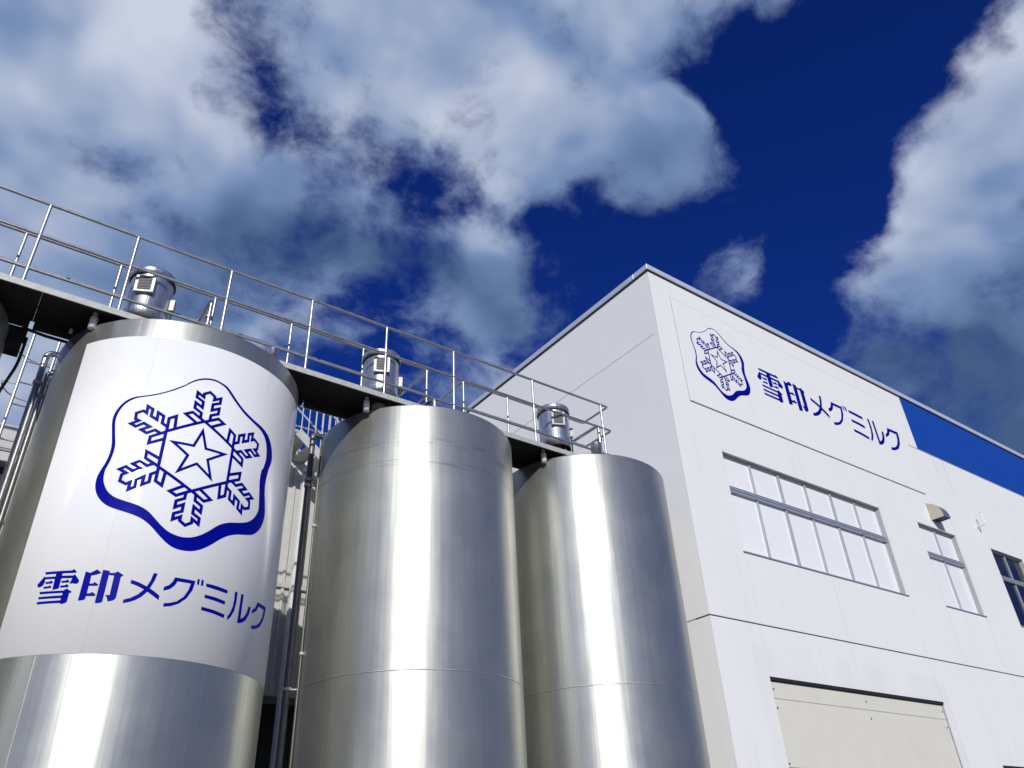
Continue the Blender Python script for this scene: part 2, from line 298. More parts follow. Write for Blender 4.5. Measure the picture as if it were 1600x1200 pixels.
GLYPHS=[
 [[(-1.1273,0.1438),(-0.8836,0.1427),(-0.8705,0.1548),(-0.8407,0.132),(-0.8441,0.1199),(-0.8548,0.1179),(-0.9611,0.1187),(-0.959,0.0983),(-0.8622,0.0962),(-0.8486,0.1058),(-0.8066,0.0575),(-0.7992,0.0439),(-0.8048,0.024),(-0.8237,0.0178),(-0.8509,0.0253),(-0.8766,0.0197),(-0.8641,0.0717),(-0.9591,0.0741),(-0.9597,-0.0159),(-0.9973,-0.024),(-1.0144,-0.0228),(-1.0183,0.0732),(-1.1071,0.0766),(-1.1049,0.0455),(-1.1163,0.0182),(-1.1451,0.0068),(-1.165,0.0183),(-1.1705,0.0356),(-1.1213,0.1059),(-1.1134,0.0974),(-1.0182,0.096),(-1.0184,0.1187),(-1.1186,0.1209)],
  [(-1.0997,0.0517),(-1.0596,0.0521),(-1.0472,0.0631),(-1.0256,0.0436),(-1.0318,0.0331),(-1.0926,0.0336)],
  [(-0.9529,0.0509),(-0.9126,0.0531),(-0.9006,0.0632),(-0.8809,0.0432),(-0.8863,0.0328),(-0.948,0.0326)],
  [(-1.104,0.0104),(-1.058,0.0106),(-1.047,0.0203),(-1.0287,0.0038),(-1.0342,-0.0067),(-1.0981,-0.0091)],
  [(-0.9531,0.0086),(-0.9113,0.0106),(-0.8977,0.0206),(-0.8751,0.0013),(-0.8806,-0.0084),(-0.9488,-0.0099)],
  [(-1.129,-0.0336),(-0.9118,-0.0367),(-0.8905,-0.0196),(-0.8384,-0.0497),(-0.8439,-0.0594),(-0.8574,-0.0622),(-0.8576,-0.1357),(-0.8658,-0.1468),(-0.8996,-0.1567),(-0.9139,-0.1511),(-0.9147,-0.1456),(-1.1214,-0.1447),(-1.1265,-0.1224),(-0.9168,-0.1217),(-0.916,-0.1029),(-1.1199,-0.1002),(-1.125,-0.0791),(-0.9151,-0.0793),(-0.9143,-0.058),(-1.1204,-0.0559)]],
 [[(-0.7647,0.1302),(-0.7224,0.1164),(-0.6725,0.1485),(-0.6317,0.1172),(-0.6648,0.1004),(-0.709,0.0917),(-0.7082,0.0211),(-0.6804,0.0202),(-0.6684,0.0347),(-0.6352,0.0117),(-0.6407,-0.0007),(-0.7092,-0.0012),(-0.7094,-0.0661),(-0.6878,-0.0674),(-0.6698,-0.0535),(-0.6355,-0.0778),(-0.6431,-0.0911),(-0.7112,-0.0914),(-0.7127,-0.1176),(-0.7244,-0.1257),(-0.7642,-0.1318),(-0.7687,-0.1235)],
  [(-0.6243,0.146),(-0.5681,0.1368),(-0.5665,0.1191),(-0.5241,0.1199),(-0.5045,0.1356),(-0.4489,0.1048),(-0.4566,0.0948),(-0.4674,0.088),(-0.469,-0.0937),(-0.4741,-0.1121),(-0.492,-0.1261),(-0.5258,-0.135),(-0.5315,-0.1293),(-0.5422,-0.1002),(-0.5596,-0.0777),(-0.5243,-0.0791),(-0.5251,0.0961),(-0.5679,0.0987),(-0.57,-0.1371),(-0.5783,-0.1472),(-0.6169,-0.1545),(-0.6277,-0.1465)]],
 [[(-0.2092,0.1462),(-0.1763,0.1466),(-0.1883,0.0816),(-0.2154,0.006),(-0.1691,-0.0206),(-0.1251,-0.0503),(-0.1255,-0.0903),(-0.1796,-0.0571),(-0.2306,-0.0268),(-0.2702,-0.0762),(-0.3142,-0.1104),(-0.3563,-0.1299),(-0.4076,-0.144),(-0.4066,-0.1119),(-0.3554,-0.093),(-0.3033,-0.0584),(-0.2617,-0.0099),(-0.3177,0.0152),(-0.3801,0.0357),(-0.38,0.0688),(-0.3115,0.0488),(-0.2439,0.0203),(-0.2224,0.0774)]],
 [[(-0.023,0.1337),(0.1642,0.1339),(0.1506,0.0441),(0.1075,-0.0409),(0.0471,-0.0985),(-0.016,-0.1292),(-0.0783,-0.1425),(-0.0775,-0.1111),(-0.0215,-0.0995),(0.0294,-0.0776),(0.0814,-0.0286),(0.1127,0.037),(0.1254,0.1017),(0.0038,0.1012),(-0.0139,0.0587),(-0.0523,0.0191),(-0.1032,-0.0016),(-0.1021,0.0334),(-0.0636,0.0557),(-0.0382,0.091)],
  [(0.1798,0.1563),(0.202,0.1587),(0.2031,0.1051),(0.1821,0.1044)],
  [(0.2188,0.1577),(0.2412,0.1588),(0.243,0.1034),(0.2205,0.1033)]],
 [[(0.2714,0.1347),(0.3866,0.1335),(0.5108,0.1245),(0.5097,0.0908),(0.3826,0.098),(0.2721,0.1042)],
  [(0.2735,0.0292),(0.3851,0.0276),(0.5014,0.0168),(0.4986,-0.0168),(0.3861,-0.0062),(0.275,-0.0007)],
  [(0.2616,-0.086),(0.381,-0.0906),(0.5148,-0.1061),(0.5129,-0.1403),(0.3821,-0.1238),(0.2626,-0.1176)]],
 [[(0.6,0.1359),(0.6353,0.1373),(0.6364,0.0355),(0.624,-0.0462),(0.5927,-0.1085),(0.5514,-0.1496),(0.5494,-0.1185),(0.579,-0.0708),(0.598,-0.0112),(0.6035,0.055)],
  [(0.6861,0.1369),(0.7212,0.138),(0.7222,-0.0977),(0.767,-0.0703),(0.8013,-0.0196),(0.8174,0.0483),(0.8543,0.0489),(0.8423,-0.0228),(0.8018,-0.0893),(0.7567,-0.1237),(0.7105,-0.1405),(0.6838,-0.1437)]],
 [[(0.9664,0.132),(1.1703,0.1374),(1.1619,0.0613),(1.1286,-0.0209),(1.0641,-0.091),(0.9788,-0.1313),(0.9071,-0.146),(0.9119,-0.1122),(0.9976,-0.0898),(1.0611,-0.0443),(1.1058,0.0258),(1.1206,0.0981),(0.9969,0.0963),(0.9607,0.0427),(0.8846,-0.0044),(0.8815,0.0255),(0.9343,0.0688)]],
]
H = CAM_H
# ------------------------------------------------------------------ ground
g = MB(); S_ = 900
g.add([(-S_,-S_,0),(S_,-S_,0),(S_,S_,0),(-S_,S_,0)], [(0,1,2,3)]); g.build('ground', M['ground'], kind='structure')

# ------------------------------------------------------------------ lettering and emblem (flat designs, then laid on a tank or a wall)
def catmull(P, k=3):
    n = len(P); out = []
    for i in range(n):
        p0, p1, p2, p3 = (Vector(P[(i+j) % n]) for j in (-1, 0, 1, 2))
        for s in range(k):
            t = s/k; out.append(.5*((2*p1)+(p2-p0)*t+(2*p0-5*p1+4*p2-p3)*t*t+(3*p1-p0-3*p2+p3)*t**3))
    return [(p.x, p.y) for p in out]
def stroke(path, wd_, closed=False):
    """polyline to a mitred ribbon: list of quads (2D)"""
    P = [Vector(p) for p in path]; n = len(P); L = []; R_ = []
    for i in range(n):
        if closed: a, b_, c = P[(i-1) % n], P[i], P[(i+1) % n]
        else: a, b_, c = P[max(i-1, 0)], P[i], P[min(i+1, n-1)]
        d1 = (b_-a).normalized() if (b_-a).length > 1e-9 else (c-b_).normalized(); d2 = (c-b_).normalized() if (c-b_).length > 1e-9 else d1
        n1 = Vector((-d1.y, d1.x)); n2 = Vector((-d2.y, d2.x)); mm = (n1+n2); mm = mm.normalized() if mm.length > 1e-6 else n1
        k = min(1/max(mm.dot(n1), .28), 3.2)
        L.append(b_+mm*k*wd_/2); R_.append(b_-mm*k*wd_/2)
    qs = []
    for i in range(n if closed else n-1):
        j = (i+1) % n; qs.append([L[i], L[j], R_[j], R_[i]])
    return [[(v.x, v.y) for v in q_] for q_ in qs]
def tess(loops):
    vl = [[Vector((x, y, 0)) for x, y in lp] for lp in loops]; flat = [p for lp in loops for p in lp]
    return flat, tessellate_polygon(vl)
def emblem_layers():
    lay = []          # (height step, verts, faces)
    o, i_ = catmull(EMBLEM_OUTER), catmull(EMBLEM_INNER); lay.append((0, *tess([o, i_])))
    wd_ = .079
    def quads(qs):
        v, f = [], []
        for q_ in qs: b_ = len(v); v += q_; f.append((b_, b_+1, b_+2, b_+3))
        return v, f
    hexa = [(math.cos(rad(90+60*k)), math.sin(rad(90+60*k))) for k in range(6)]
    lay.append((0, *quads(stroke(hexa, wd_, True))))
    half = [(-.12,1.075),(-.126,1.226),(-.308,1.327),(-.309,1.496),(-.127,1.385),(-.128,1.566),(-.306,1.658),(-.307,1.812),(-.138,1.708),(-.142,1.81)]
    arm = half+[(0, 1.905)]+[(-x, y) for x, y in reversed(half)]
    barb = [(-.02,1.0),(-.336,1.188),(-.5,1.100),(-.186,.893)]
    for k in range(6):
        ca, sa = math.cos(rad(60*k)), math.sin(rad(60*k)); rot = lambda P: [(x*ca-y*sa, x*sa+y*ca) for x, y in P]
        lay.append((1, *quads(stroke(rot(arm), wd_))))
        lay.append((2, *quads(stroke(rot(barb), wd_)))); lay.append((3, *quads(stroke(rot([(-x, y) for x, y in barb]), wd_))))
    def star(R_): return [((R_ if j % 2 == 0 else R_*.382)*math.cos(rad(90-36*j)), (R_ if j % 2 == 0 else R_*.382)*math.sin(rad(90-36*j))+.025) for j in range(10)]
    a, b_ = star(.80), star(.575)
    lay.append((0, a+b_, [(j, (j+1) % 10, 10+(j+1) % 10, 10+j) for j in range(10)]))
    return lay
def slice_u(verts, faces, step):
    """cut a flat mesh along u = const lines so that it can be bent round a tank"""
    bm = bmesh.new(); vv = [bm.verts.new((x, y, 0)) for x, y in verts]
    for f in faces:
        try: bm.faces.new([vv[i] for i in f])
        except ValueError: pass
    us = [v.co.x for v in bm.verts]; u = math.floor(min(us)/step)*step+step
    while u < max(us):
        bmesh.ops.bisect_plane(bm, geom=bm.verts[:]+bm.edges[:]+bm.faces[:], plane_co=(u, 0, 0), plane_no=(1, 0, 0)); u += step
    bm.verts.index_update(); r = [(v.co.x, v.co.y) for v in bm.verts], [[v.index for v in f.verts] for f in bm.faces]; bm.free(); return r
def lay_on(mb, verts, faces, fn, lift):
    P = [fn(x, y, lift) for x, y in verts]
    # orient outward
    out = fn(verts[0][0], verts[0][1], lift+1)
    for f in faces:
        a, b_, c = (Vector(P[i]) for i in f[:3]); nn = (b_-a).cross(c-a)
        o1 = Vector(fn(*verts[f[0]], lift+1))-a
        mb.add([P[i] for i in f], [tuple(range(len(f))) if nn.dot(o1) > 0 else tuple(reversed(range(len(f))))])

# ------------------------------------------------------------------ factory building
XC, YC = 9.647, 7.842
B_ = V(XC, YC, 0)
bld = thing('factory_building', 'white factory building with blue emblem and lettering under its flat roof', 'building', B_)
def lb(x, y, z): return (XC+x, YC+y, z+H)      # local building coordinates, heights above eye level
DEPTH, LEN = 13.0, 26.0
ZR, ZJ, ZS, ZL = 10.262, 3.365, 7.385, 8.77
WINS = [(1.17, 6.24, 4.60, 6.51), (7.76, 9.43, 4.60, 6.51), (11.12, 12.80, 4.60, 6.51), (14.5, 16.2, 4.60, 6.51), (18.0, 19.7, 4.60, 6.51)]
DOOR = (1.157, 6.28, -1.6, 2.555); DOOR2 = (7.80, 12.6, -1.6, 1.517)
HOLES = WINS+[DOOR, DOOR2]
def cells(x0, x1, z0, z1, holes):
    xs = sorted({x0, x1, *[h for w_ in holes for h in w_[:2] if x0 < h < x1]}); zs = sorted({z0, z1, *[h for w_ in holes for h in w_[2:] if z0 < h < z1]})
    for i in range(len(xs)-1):
        for j in range(len(zs)-1):
            cx, cz = (xs[i]+xs[i+1])/2, (zs[j]+zs[j+1])/2
            if any(h[0] < cx < h[1] and h[2] < cz < h[3] for h in holes): continue
            yield xs[i], xs[i+1], zs[j], zs[j+1]
# inner core, set back behind the reveals
core = MB(); core.box(lb(.26, .30, -1.6), lb(LEN, DEPTH, ZR-.05)); core.build('wall_core', M['core'], bld)
sub = MB()                                   # masonry layer carrying the openings, its face is the joint bottom
for z0, z1 in ((-1.6, ZJ-.012), (ZJ+.012, ZR)):
    for a in cells(.01, LEN, z0, z1, HOLES): sub.box(lb(a[0], .012, a[2]), lb(a[1], .30, a[3]))
sub.build('wall_masonry', M['sealant'], bld)
gapm = MB(); gapm.box(lb(.02, .03, ZJ-.02), lb(LEN, .29, ZJ+.02)); gapm.build('shadow_joint', M['joint'], bld)
def wall_panel(x0, x1, z0, z1, holes=HOLES):
    mb = MB()
    for a in cells(x0, x1, z0, z1, holes): mb.box(lb(a[0], 0, a[2]), lb(a[1], .0118, a[3]))
    if mb.v: mb.build('wall_panel', M['wall'], bld)
GJ = .005
colsL = [0, 3.68, 6.30, 7.775, 9.60, 12.9, 16.5, 20.2, LEN]; colsM = [0, 3.66, 6.27, 7.745, 9.455, 11.10, 12.84, 14.48, 16.22, 17.98, 19.72, LEN]
for cols, z0, z1 in ((colsL, -1.6, ZJ-.012), (colsM, ZJ+.012, ZS)):
    for i in range(len(cols)-1): wall_panel(cols[i]+(GJ if i else 0), cols[i+1]-GJ, z0, z1)
wall_panel(0, 9.118, ZS, ZR); wall_panel(9.118, LEN, ZS, 8.733)
# blue band
bb = MB(); x = 9.118
while x < LEN-.1:
    x2 = min(x+3.64, LEN); p = MB(); p.box(lb(x+.002, -.006, 8.740), lb(x2-.002, .0118, ZR)); p.build('blue_band_panel', M['band'], bld); x = x2
t_ = MB(); t_.box(lb(8.69, -.010, 8.728), lb(LEN, .004, 8.738)); t_.build('band_trim', M['galv'], bld)
# side wall (left face)
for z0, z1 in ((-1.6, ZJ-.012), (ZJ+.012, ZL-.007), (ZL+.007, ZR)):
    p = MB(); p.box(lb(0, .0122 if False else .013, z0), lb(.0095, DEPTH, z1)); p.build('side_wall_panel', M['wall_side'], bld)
p = MB(); p.box(lb(.0098, .302, -1.6), lb(.255, DEPTH, ZR-.02)); p.build('side_wall_masonry', M['sealant'], bld)
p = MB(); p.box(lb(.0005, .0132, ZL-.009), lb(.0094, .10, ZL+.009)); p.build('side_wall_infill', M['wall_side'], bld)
# coping
cp = MB(); cp.box(lb(-.045, -.045, ZR+.022), lb(LEN, .35, ZR+.150), .006); cp.build('coping', M['coping'], bld)
cp = MB(); cp.box(lb(-.045, .352, ZR+.022), lb(.35, DEPTH, ZR+.150), .006); cp.build('coping', M['coping'], bld)
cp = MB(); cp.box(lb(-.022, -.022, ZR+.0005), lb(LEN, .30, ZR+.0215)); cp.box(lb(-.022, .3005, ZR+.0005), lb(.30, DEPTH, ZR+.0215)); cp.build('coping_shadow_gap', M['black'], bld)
rf = MB(); rf.box(lb(.36, .36, ZR-.045), lb(LEN, DEPTH, ZR+.01)); rf.build('roof', M['core'], bld)

def window(x0, x1, z0, z1, n, dark):
    d = .10; zt = 5.80; fw = .034
    fr = MB()
    fr.box(lb(x0, d-.02, z1-fw), lb(x1, d+.06, z1)); fr.box(lb(x0, d-.02, z0), lb(x1, d+.06, z0+fw))
    fr.box(lb(x0, d-.0195, z0+fw), lb(x0+fw, d+.0595, z1-fw)); fr.box(lb(x1-fw, d-.0195, z0+fw), lb(x1, d+.0595, z1-fw))
    W = (x1-x0)/n
    for i in range(1, n):
        hw = .030 if i % 2 == 0 else .021
        for a, b_ in ((z0+fw, zt-.055), (zt+.055, z1-fw)):
            fr.box(lb(x0+i*W-hw, d-.026, a), lb(x0+i*W+hw, d+.05, b_)); fr.box(lb(x0+i*W-.006, d-.034, a), lb(x0+i*W+.006, d-.0262, b_))
    o = fr.build('window', M['alu'], bld)
    tr = MB(); tr.box(lb(x0+.001, d-.055, zt-.052), lb(x1-.001, d+.05, zt+.052)); tr.box(lb(x0+.001, d-.068, zt-.012), lb(x1-.001, d-.0552, zt+.012)); tr.box(lb(x0+.001, d-.062, zt+.034), lb(x1-.001, d-.0552, zt+.050)); tr.build('transom', M['alu'], o)
    for i in range(n):
        for a, b_ in ((z0+fw, zt-.052), (zt+.052, z1-fw)):
            e = .002*((i*7) % 3); p = MB(); p.box(lb(x0+i*W+.012, d+.006+e, a), lb(x0+(i+1)*W-.012, d+.014+e, b_)); p.build('pane', M['dark_pane'] if dark else M['pane'], o)
    s = MB(); s.box(lb(x0-.01, -.022, z0-.012), lb(x1+.05, d-.021, z0-.002)); s.box(lb(x0-.01, -.022, z0-.022), lb(x1+.05, -.016, z0-.0122)); s.build('sill', M['alu'], o)
for k, (a, w_) in enumerate(zip((6, 2, 2, 2, 2), WINS)): window(*w_, a, k >= 2)
# closed-off doorway: cream panels with screws
x0, x1, _, zt = DOOR
l_ = MB(); l_.box(lb(x0, -.012, zt-.045), lb(x1, .10, zt-.001)); l_.build('lintel_trim', M['black'], bld)
zz = [2.50, 2.245, 1.28, .30, -.68, -1.6]
for k in range(5):
    p = MB(); p.box(lb(x0+.02, .030, zz[k+1]+.004), lb(x1-.02, .060, zz[k]-.004)); o = p.build('door_panel', M['cream'], bld)
    sc = MB()
    for u in (x0+.07, (x0+x1)/2+.02*k, x1-.07):
        for v in ((zz[k]-.12,) if k == 0 else (zz[k]-.14, zz[k+1]+.05)):
            sc.lathe((0, 0), [(0, 0)], 3) if False else sc.obox(V(*lb(u, .026, v)), V(1,0,0), V(0,1,0), V(0,0,1), .011, .005, .011)
    sc.build('screws', M['black'], o, kind='stuff')
p = MB(); p.box(lb(x0+.003, .062, -1.6), lb(x1-.003, .10, 2.50)); p.build('door_frame', M['joint'], bld)
x0, x1, _, zt = DOOR2
l_ = MB(); l_.box(lb(x0, -.012, zt-.05), lb(x1, .10, zt-.001)); l_.build('lintel_trim', M['black'], bld)
k = 0; z = zt-.06
while z > -1.5:
    p = MB(); p.box(lb(x0+.02, .05, z-.20), lb(x1-.02, .075, z-.004)); p.build('shutter_slat', M['galv'], bld); z -= .204
# sign board of five raised panels, with emblem and letters
SX = [.540, 2.424, 4.250, 6.070, 7.890, 8.630]
sp = []
for i in range(5):
    p = MB(); p.box(lb(SX[i]+(.004 if i else 0), -.014, 7.398), lb(SX[i+1]-.004, -.0005, 9.82)); sp.append(p.build('sign_panel', M['sign'], bld))
t_ = MB(); t_.box(lb(.538, -.022, 7.384), lb(8.635, -.0005, 7.397)); t_.build('sign_drip_trim', M['galv'], bld)
t_ = MB(); t_.box(lb(.534, -.012, 7.40), lb(.5395, -.0005, 9.82)); t_.build('sign_edge_trim', M['sealant'], bld)
t_ = MB(); t_.box(lb(.534, -.010, 9.8205), lb(8.63, -.0005, 9.832)); t_.build('sign_top_trim', M['sealant'], bld)
def on_wall(sx, cx, cz):
    return lambda u, v, lift: lb(cx+u*sx, -.0142-lift, cz+v*sx)
em = emblem_layers(); mb = MB()
for st, v, f in em: lay_on(mb, v, f, on_wall(.357, 1.705, 8.668), .0012+.0004*st)
mb.build('emblem', M['blue'], sp[0], label='blue snowflake emblem on the wall')
GS = 5.43/2.341
for k, gl in enumerate(GLYPHS):
    mb = MB()
    for lp in gl:
        v, f = tess([lp]); lay_on(mb, v, f, on_wall(GS, 2.89+1.1705*GS, 8.655), .0015)
    xm = 2.89+1.1705*GS+sum(p[0] for p in gl[0])/len(gl[0])*GS
    mb.build('letter', M['blue'], sp[max(i for i in range(5) if SX[i] < xm)])

# ------------------------------------------------------------------ things fixed to the front wall
hd = thing('exhaust_hood', 'curved exhaust hood on the white wall above the narrow window', 'hood', lb(8.65, 0, 6.70))
HX0, HX1, HZ = 8.50, 8.81, 6.70
prof = [(0., 0.)]+[(-.30*math.cos(rad(a)), .40*math.sin(rad(a))) for a in range(0, 91, 9)]
for xx in (HX0, HX1-.006):
    p = MB(); p.prism([lb(xx, y, HZ+z) for y, z in prof], (.006, 0, 0)); p.build('side_plate', M['hood'] , hd)
p = MB()
arc = prof[1:]
for i in range(len(arc)-1):
    (y0, z0), (y1, z1) = arc[i], arc[i+1]
    p.add([lb(HX0+.006, y0, HZ+z0), lb(HX1-.006, y0, HZ+z0), lb(HX1-.006, y1, HZ+z1), lb(HX0+.006, y1, HZ+z1)], [(0,1,2,3)], True)
p.build('curved_cover', M['hood_grey'], hd)
p = MB(); p.box(lb(HX0+.0065, -.285, HZ+.015), lb(HX1-.0065, -.004, HZ+.02)); p.build('louvre_mouth', M['black'], hd)
p = MB(); p.box(lb(HX0-.025, -.006, HZ-.02), lb(HX1+.025, -.0005, HZ+.43)); p.build('flange', M['hood'], hd)
ov = thing('wall_vent_pipe', 'small white bent pipe with round tip sticking out of the wall', 'pipe', lb(10.82, 0, 7.01))
p = MB(); p.tube([lb(10.82, 0.0, 7.013), lb(10.83, -.205, 7.013), lb(10.83, -.205, 7.33)], .018, 12, fillet=.05); p.build('bent_tube', M['plastic'], ov)
p = MB(); c_ = lb(10.83, -.205, 7.34); p.lathe((c_[0], c_[1]), [(.001, c_[2]-.03), (.022, c_[2]-.02), (.030, c_[2]), (.022, c_[2]+.02), (.001, c_[2]+.03)], 12); p.build('tip', M['plastic'], ov)
p = MB(); c_ = lb(10.82, -.006, 7.013); p.obox(V(*c_), V(1,0,0), V(0,1,0), V(0,0,1), .04, .005, .04); p.build('wall_plate', M['plastic'], ov)

# ------------------------------------------------------------------ storage tanks
RT = 1.365
TANKS = {0: (-1.55, 8.74, 5.32), 1: (1.6926, 8.7423, 5.3154), 2: (5.012, 8.8159, 5.3228), 3: (7.957, 8.663, 5.3402)}
TLAB = {0: 'plain steel storage tank at the left edge behind the ladder', 1: 'steel storage tank wrapped in white film with blue emblem and lettering',
        2: 'plain steel storage tank with rubbed bands, beside the white-wrapped tank', 3: 'plain steel storage tank standing against the white building'}
def on_tank(k, r, sx, cu, cz):
    cx, cy, _ = TANKS[k]
    def f(u, v, lift):
        a = (cu+u*sx)/RT; rr = r+lift
        return (cx+rr*math.sin(a), cy-rr*math.cos(a), cz+v*sx+H)
    return f
tank_ob = {}
for k, (cx, cy, zr) in TANKS.items():
    zt = zr+H; t = thing('storage_tank', TLAB[k], 'tank', (cx, cy, 0), 'row of stainless steel storage tanks'); tank_ob[k] = t
    sh = MB(); N = 192
    zs = [.25, 2.0, 3.6, 5.2, zt-.02]
    sh.lathe((cx, cy), [(RT, z) for z in zs]+[(RT-.004, zt-.008), (RT-.014, zt)], N)
    shell = sh.build('shell', M['steel_scuff'] if k == 2 else M['steel'], t)
    p = MB(); p.lathe((cx, cy), [(RT-.014, zt), (RT*.6, zt+.03), (RT*.2, zt+.05), (.001, zt+.052)], 96); p.build('roof', M['steel'], t)
    p = MB(); p.lathe((cx, cy), [(RT-.06, 0.), (RT-.06, .25), (RT, .25)], 96, False); p.build('skirt', M['galv'], t)
    def ring(z, r=.006):
        p = MB(); p.lathe((cx, cy), [(RT-.001, z-r*1.8), (RT+r*.5, z-r), (RT+r*.7, z), (RT+r*.5, z+r), (RT-.001, z+r*1.8)], N); p.build('weld_seam', M['weld'], shell)
    def vseam(th, z0, z1, r=.0016):
        p = MB(); P = []
        for z in (z0, z1):
            for da, dr in ((-r*1.5, -.0005), (-r*.6, r*.5), (r*.6, r*.5), (r*1.5, -.0005)):
                a = th+da/RT; P.append((cx+(RT+dr)*math.sin(a), cy-(RT+dr)*math.cos(a), z))
        p.add(P, [(i, i+1, 5+i, 4+i) for i in range(3)], True); p.build('weld_seam', M['weld'], shell)
    zring = {0: 2.0, 1: None, 2: 2.004, 3: 2.082}[k]
    if zring: ring(zring+H)
    if k == 2: vseam(-.615, 2.01+H, zt-.02); vseam(-.60, .3, 2.0+H); vseam(1.3, .3, zt-.02)
    if k == 3: vseam(-.58, 2.09+H, zt-.02); vseam(-.60, .3, 2.075+H)
    if k == 1: vseam(-.444, .3, 1.79+H); vseam(.62, .3, 1.79+H); vseam(-.71, .3, 1.79+H); vseam(-.60, 5.07+H, zt-.02); vseam(.5, 5.07+H, zt-.02)
# white film, emblem and letters on the nearest tank
cx, cy, zr = TANKS[1]; t = tank_ob[1]
r0, r1 = RT+.0006, RT+.003
zb, ztp = 1.795+H, 5.068+H
for a0, a1, n in ((-1.030, -.4406, 32), (-.4400, .4997, 52), (.5003, 1.36, 48)):
    wr = MB(); wr.lathe((cx, cy), [(r0, zb), (r1, zb+.0008), (r1, ztp-.0008), (r0, ztp)], n, True, a0, a1)
    o = wr.build('white_film', M['wrap'], t)
    if a0 == -.4400: wrap = o
mb = MB()
for st, v, f in em:
    v, f = slice_u(v, f, .06); lay_on(mb, v, f, on_tank(1, RT+.003, .39, .0078, 3.755), .0012+.0004*st)
mb.build('emblem', M['blue'], wrap, label='blue snowflake emblem on the white film')
for gl in GLYPHS:
    mb = MB()
    for lp in gl:
        v, f = tess([lp]); v, f = slice_u(v, f, .024); lay_on(mb, v, f, on_tank(1, RT+.003, 1.0, .0335, 2.372), .0015)
    mb.build('letter', M['blue'], wrap)
# fittings on the tank tops
def stub(k, x, y, r, z0, z1, taper=True):
    p = MB(); prof = [(r, z0+H), (r, z1-.06+H), (r*.92, z1-.045+H), (r*.62, z1-.03+H), (r*.60, z1+H), (.001, z1+H)] if taper else [(r*1.06, z0+H), (r*1.06, z0+.03+H), (r, z0+.031+H), (r, z1-.012+H), (r*.93, z1+H), (.001, z1+H)]
    p.lathe((x, y), prof, 24); p.build('top_nozzle', M['pipe'], tank_ob[k])
stub(1, 2.40, 7.72, .062, 5.31, 5.52, False); stub(3, 7.42, 7.60, .085, 5.33, 5.60, False); stub(3, 7.66, 7.66, .07, 5.33, 5.49, False)
p = MB(); p.tube([(4.72, 7.85, 5.32+H), (4.72, 7.85, 5.66+H), (4.68, 8.30, 5.66+H), (4.68, 8.30, 5.34+H)], .030, 12, fillet=.08); p.build('bent_pipe', M['pipe'], tank_ob[2])

# ------------------------------------------------------------------ walkway over the tanks
YF, YB, ZD = 7.825, 8.466, 5.462
wk = thing('walkway', 'steel walkway with handrails running over the tank tops', 'walkway', (3.5, 8.15, ZD+H))
XL, XR = -5.0, 8.02
joints = [XL, -2.9, -.02, 3.12, 4.18, 6.3, XR]
for i in range(len(joints)-1):
    a, b_ = joints[i]+.0008, joints[i+1]-.0008
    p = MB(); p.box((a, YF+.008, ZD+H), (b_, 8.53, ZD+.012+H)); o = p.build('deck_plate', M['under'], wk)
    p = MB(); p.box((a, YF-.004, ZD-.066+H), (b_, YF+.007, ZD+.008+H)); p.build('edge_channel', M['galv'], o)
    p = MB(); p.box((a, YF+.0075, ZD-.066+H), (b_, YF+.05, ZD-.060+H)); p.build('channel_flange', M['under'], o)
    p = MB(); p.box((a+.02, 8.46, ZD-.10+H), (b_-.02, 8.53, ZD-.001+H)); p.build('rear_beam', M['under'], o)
for x, y in ((.515, 8.02), (3.80, 8.03), (6.70, 7.99)):
    p = MB(); p.lathe((x, y), [(.001, 5.26+H), (.040, 5.26+H), (.040, 5.40+H), (.034, 5.412+H), (.026, 5.42+H), (.026, 5.4615+H)], 20); p.build('support_post', M['plastic'], wk)
r = .0185; zr_, zm, zl = 6.557+H, 6.113+H, 5.647+H
posts = [-4.0, -2.7, -1.45, -.22, .70, 1.795, 2.858, 3.947, 5.029, 6.458, 7.866]
for x in posts:
    p = MB(); p.tube([(x, YF+.022, ZD-.05+H), (x, YF+.022, zr_-.012)], r*.95, 10); p.build('post', M['rail'], wk)
bposts = [-2.7, -1.45, -.36, .66, 1.80, 2.83, 3.906, 4.95, 5.60, 6.43, 7.45]
for x in bposts:
    p = MB(); p.tube([(x, YB, ZD-.05+H), (x, YB, zr_-.012)], r*.92, 10); p.build('post', M['rail'], wk)
def rail(name, path, rr=r, f=.035):
    p = MB(); p.tube(path, rr, 12, fillet=f); p.build(name, M['rail'], wk)
YFr = YF+.022
rail('top_rail', [(XL, YFr, zr_), (XR, YFr, zr_), (XR, YB, zr_), (5.585, YB, zr_), (5.585, 9.7, zr_)])
rail('mid_rail', [(XL, YFr-.001, zm), (XR+.012, YFr-.001, zm), (XR+.012, YB, zm), (5.587, YB, zm), (5.587, 9.7, zm)], r*.95)
rail('low_rail', [(XL, YFr-.001, zl), (7.90, YFr-.001, zl)], r*.9)
rail('top_rail', [(XL, YB, zr_), (4.965, YB, zr_), (4.965, 9.7, zr_)])
rail('mid_rail', [(XL, YB, zm), (4.963, YB, zm), (4.963, 9.7, zm)], r*.95)
rail('low_rail', [(XL, YB, zl), (4.9, YB, zl)], r*.9)
for x in (4.965, 5.585):
    p = MB(); p.tube([(x, 9.68, ZD-.05+H), (x, 9.68, zr_-.012)], r*.92, 10); p.build('post', M['rail'], wk)
p = MB(); p.box((4.90, 8.535, ZD-.045+H), (5.65, 9.72, ZD-.012+H)); p.build('deck_plate', M['under'], wk, label='short branch deck leading to the rear')

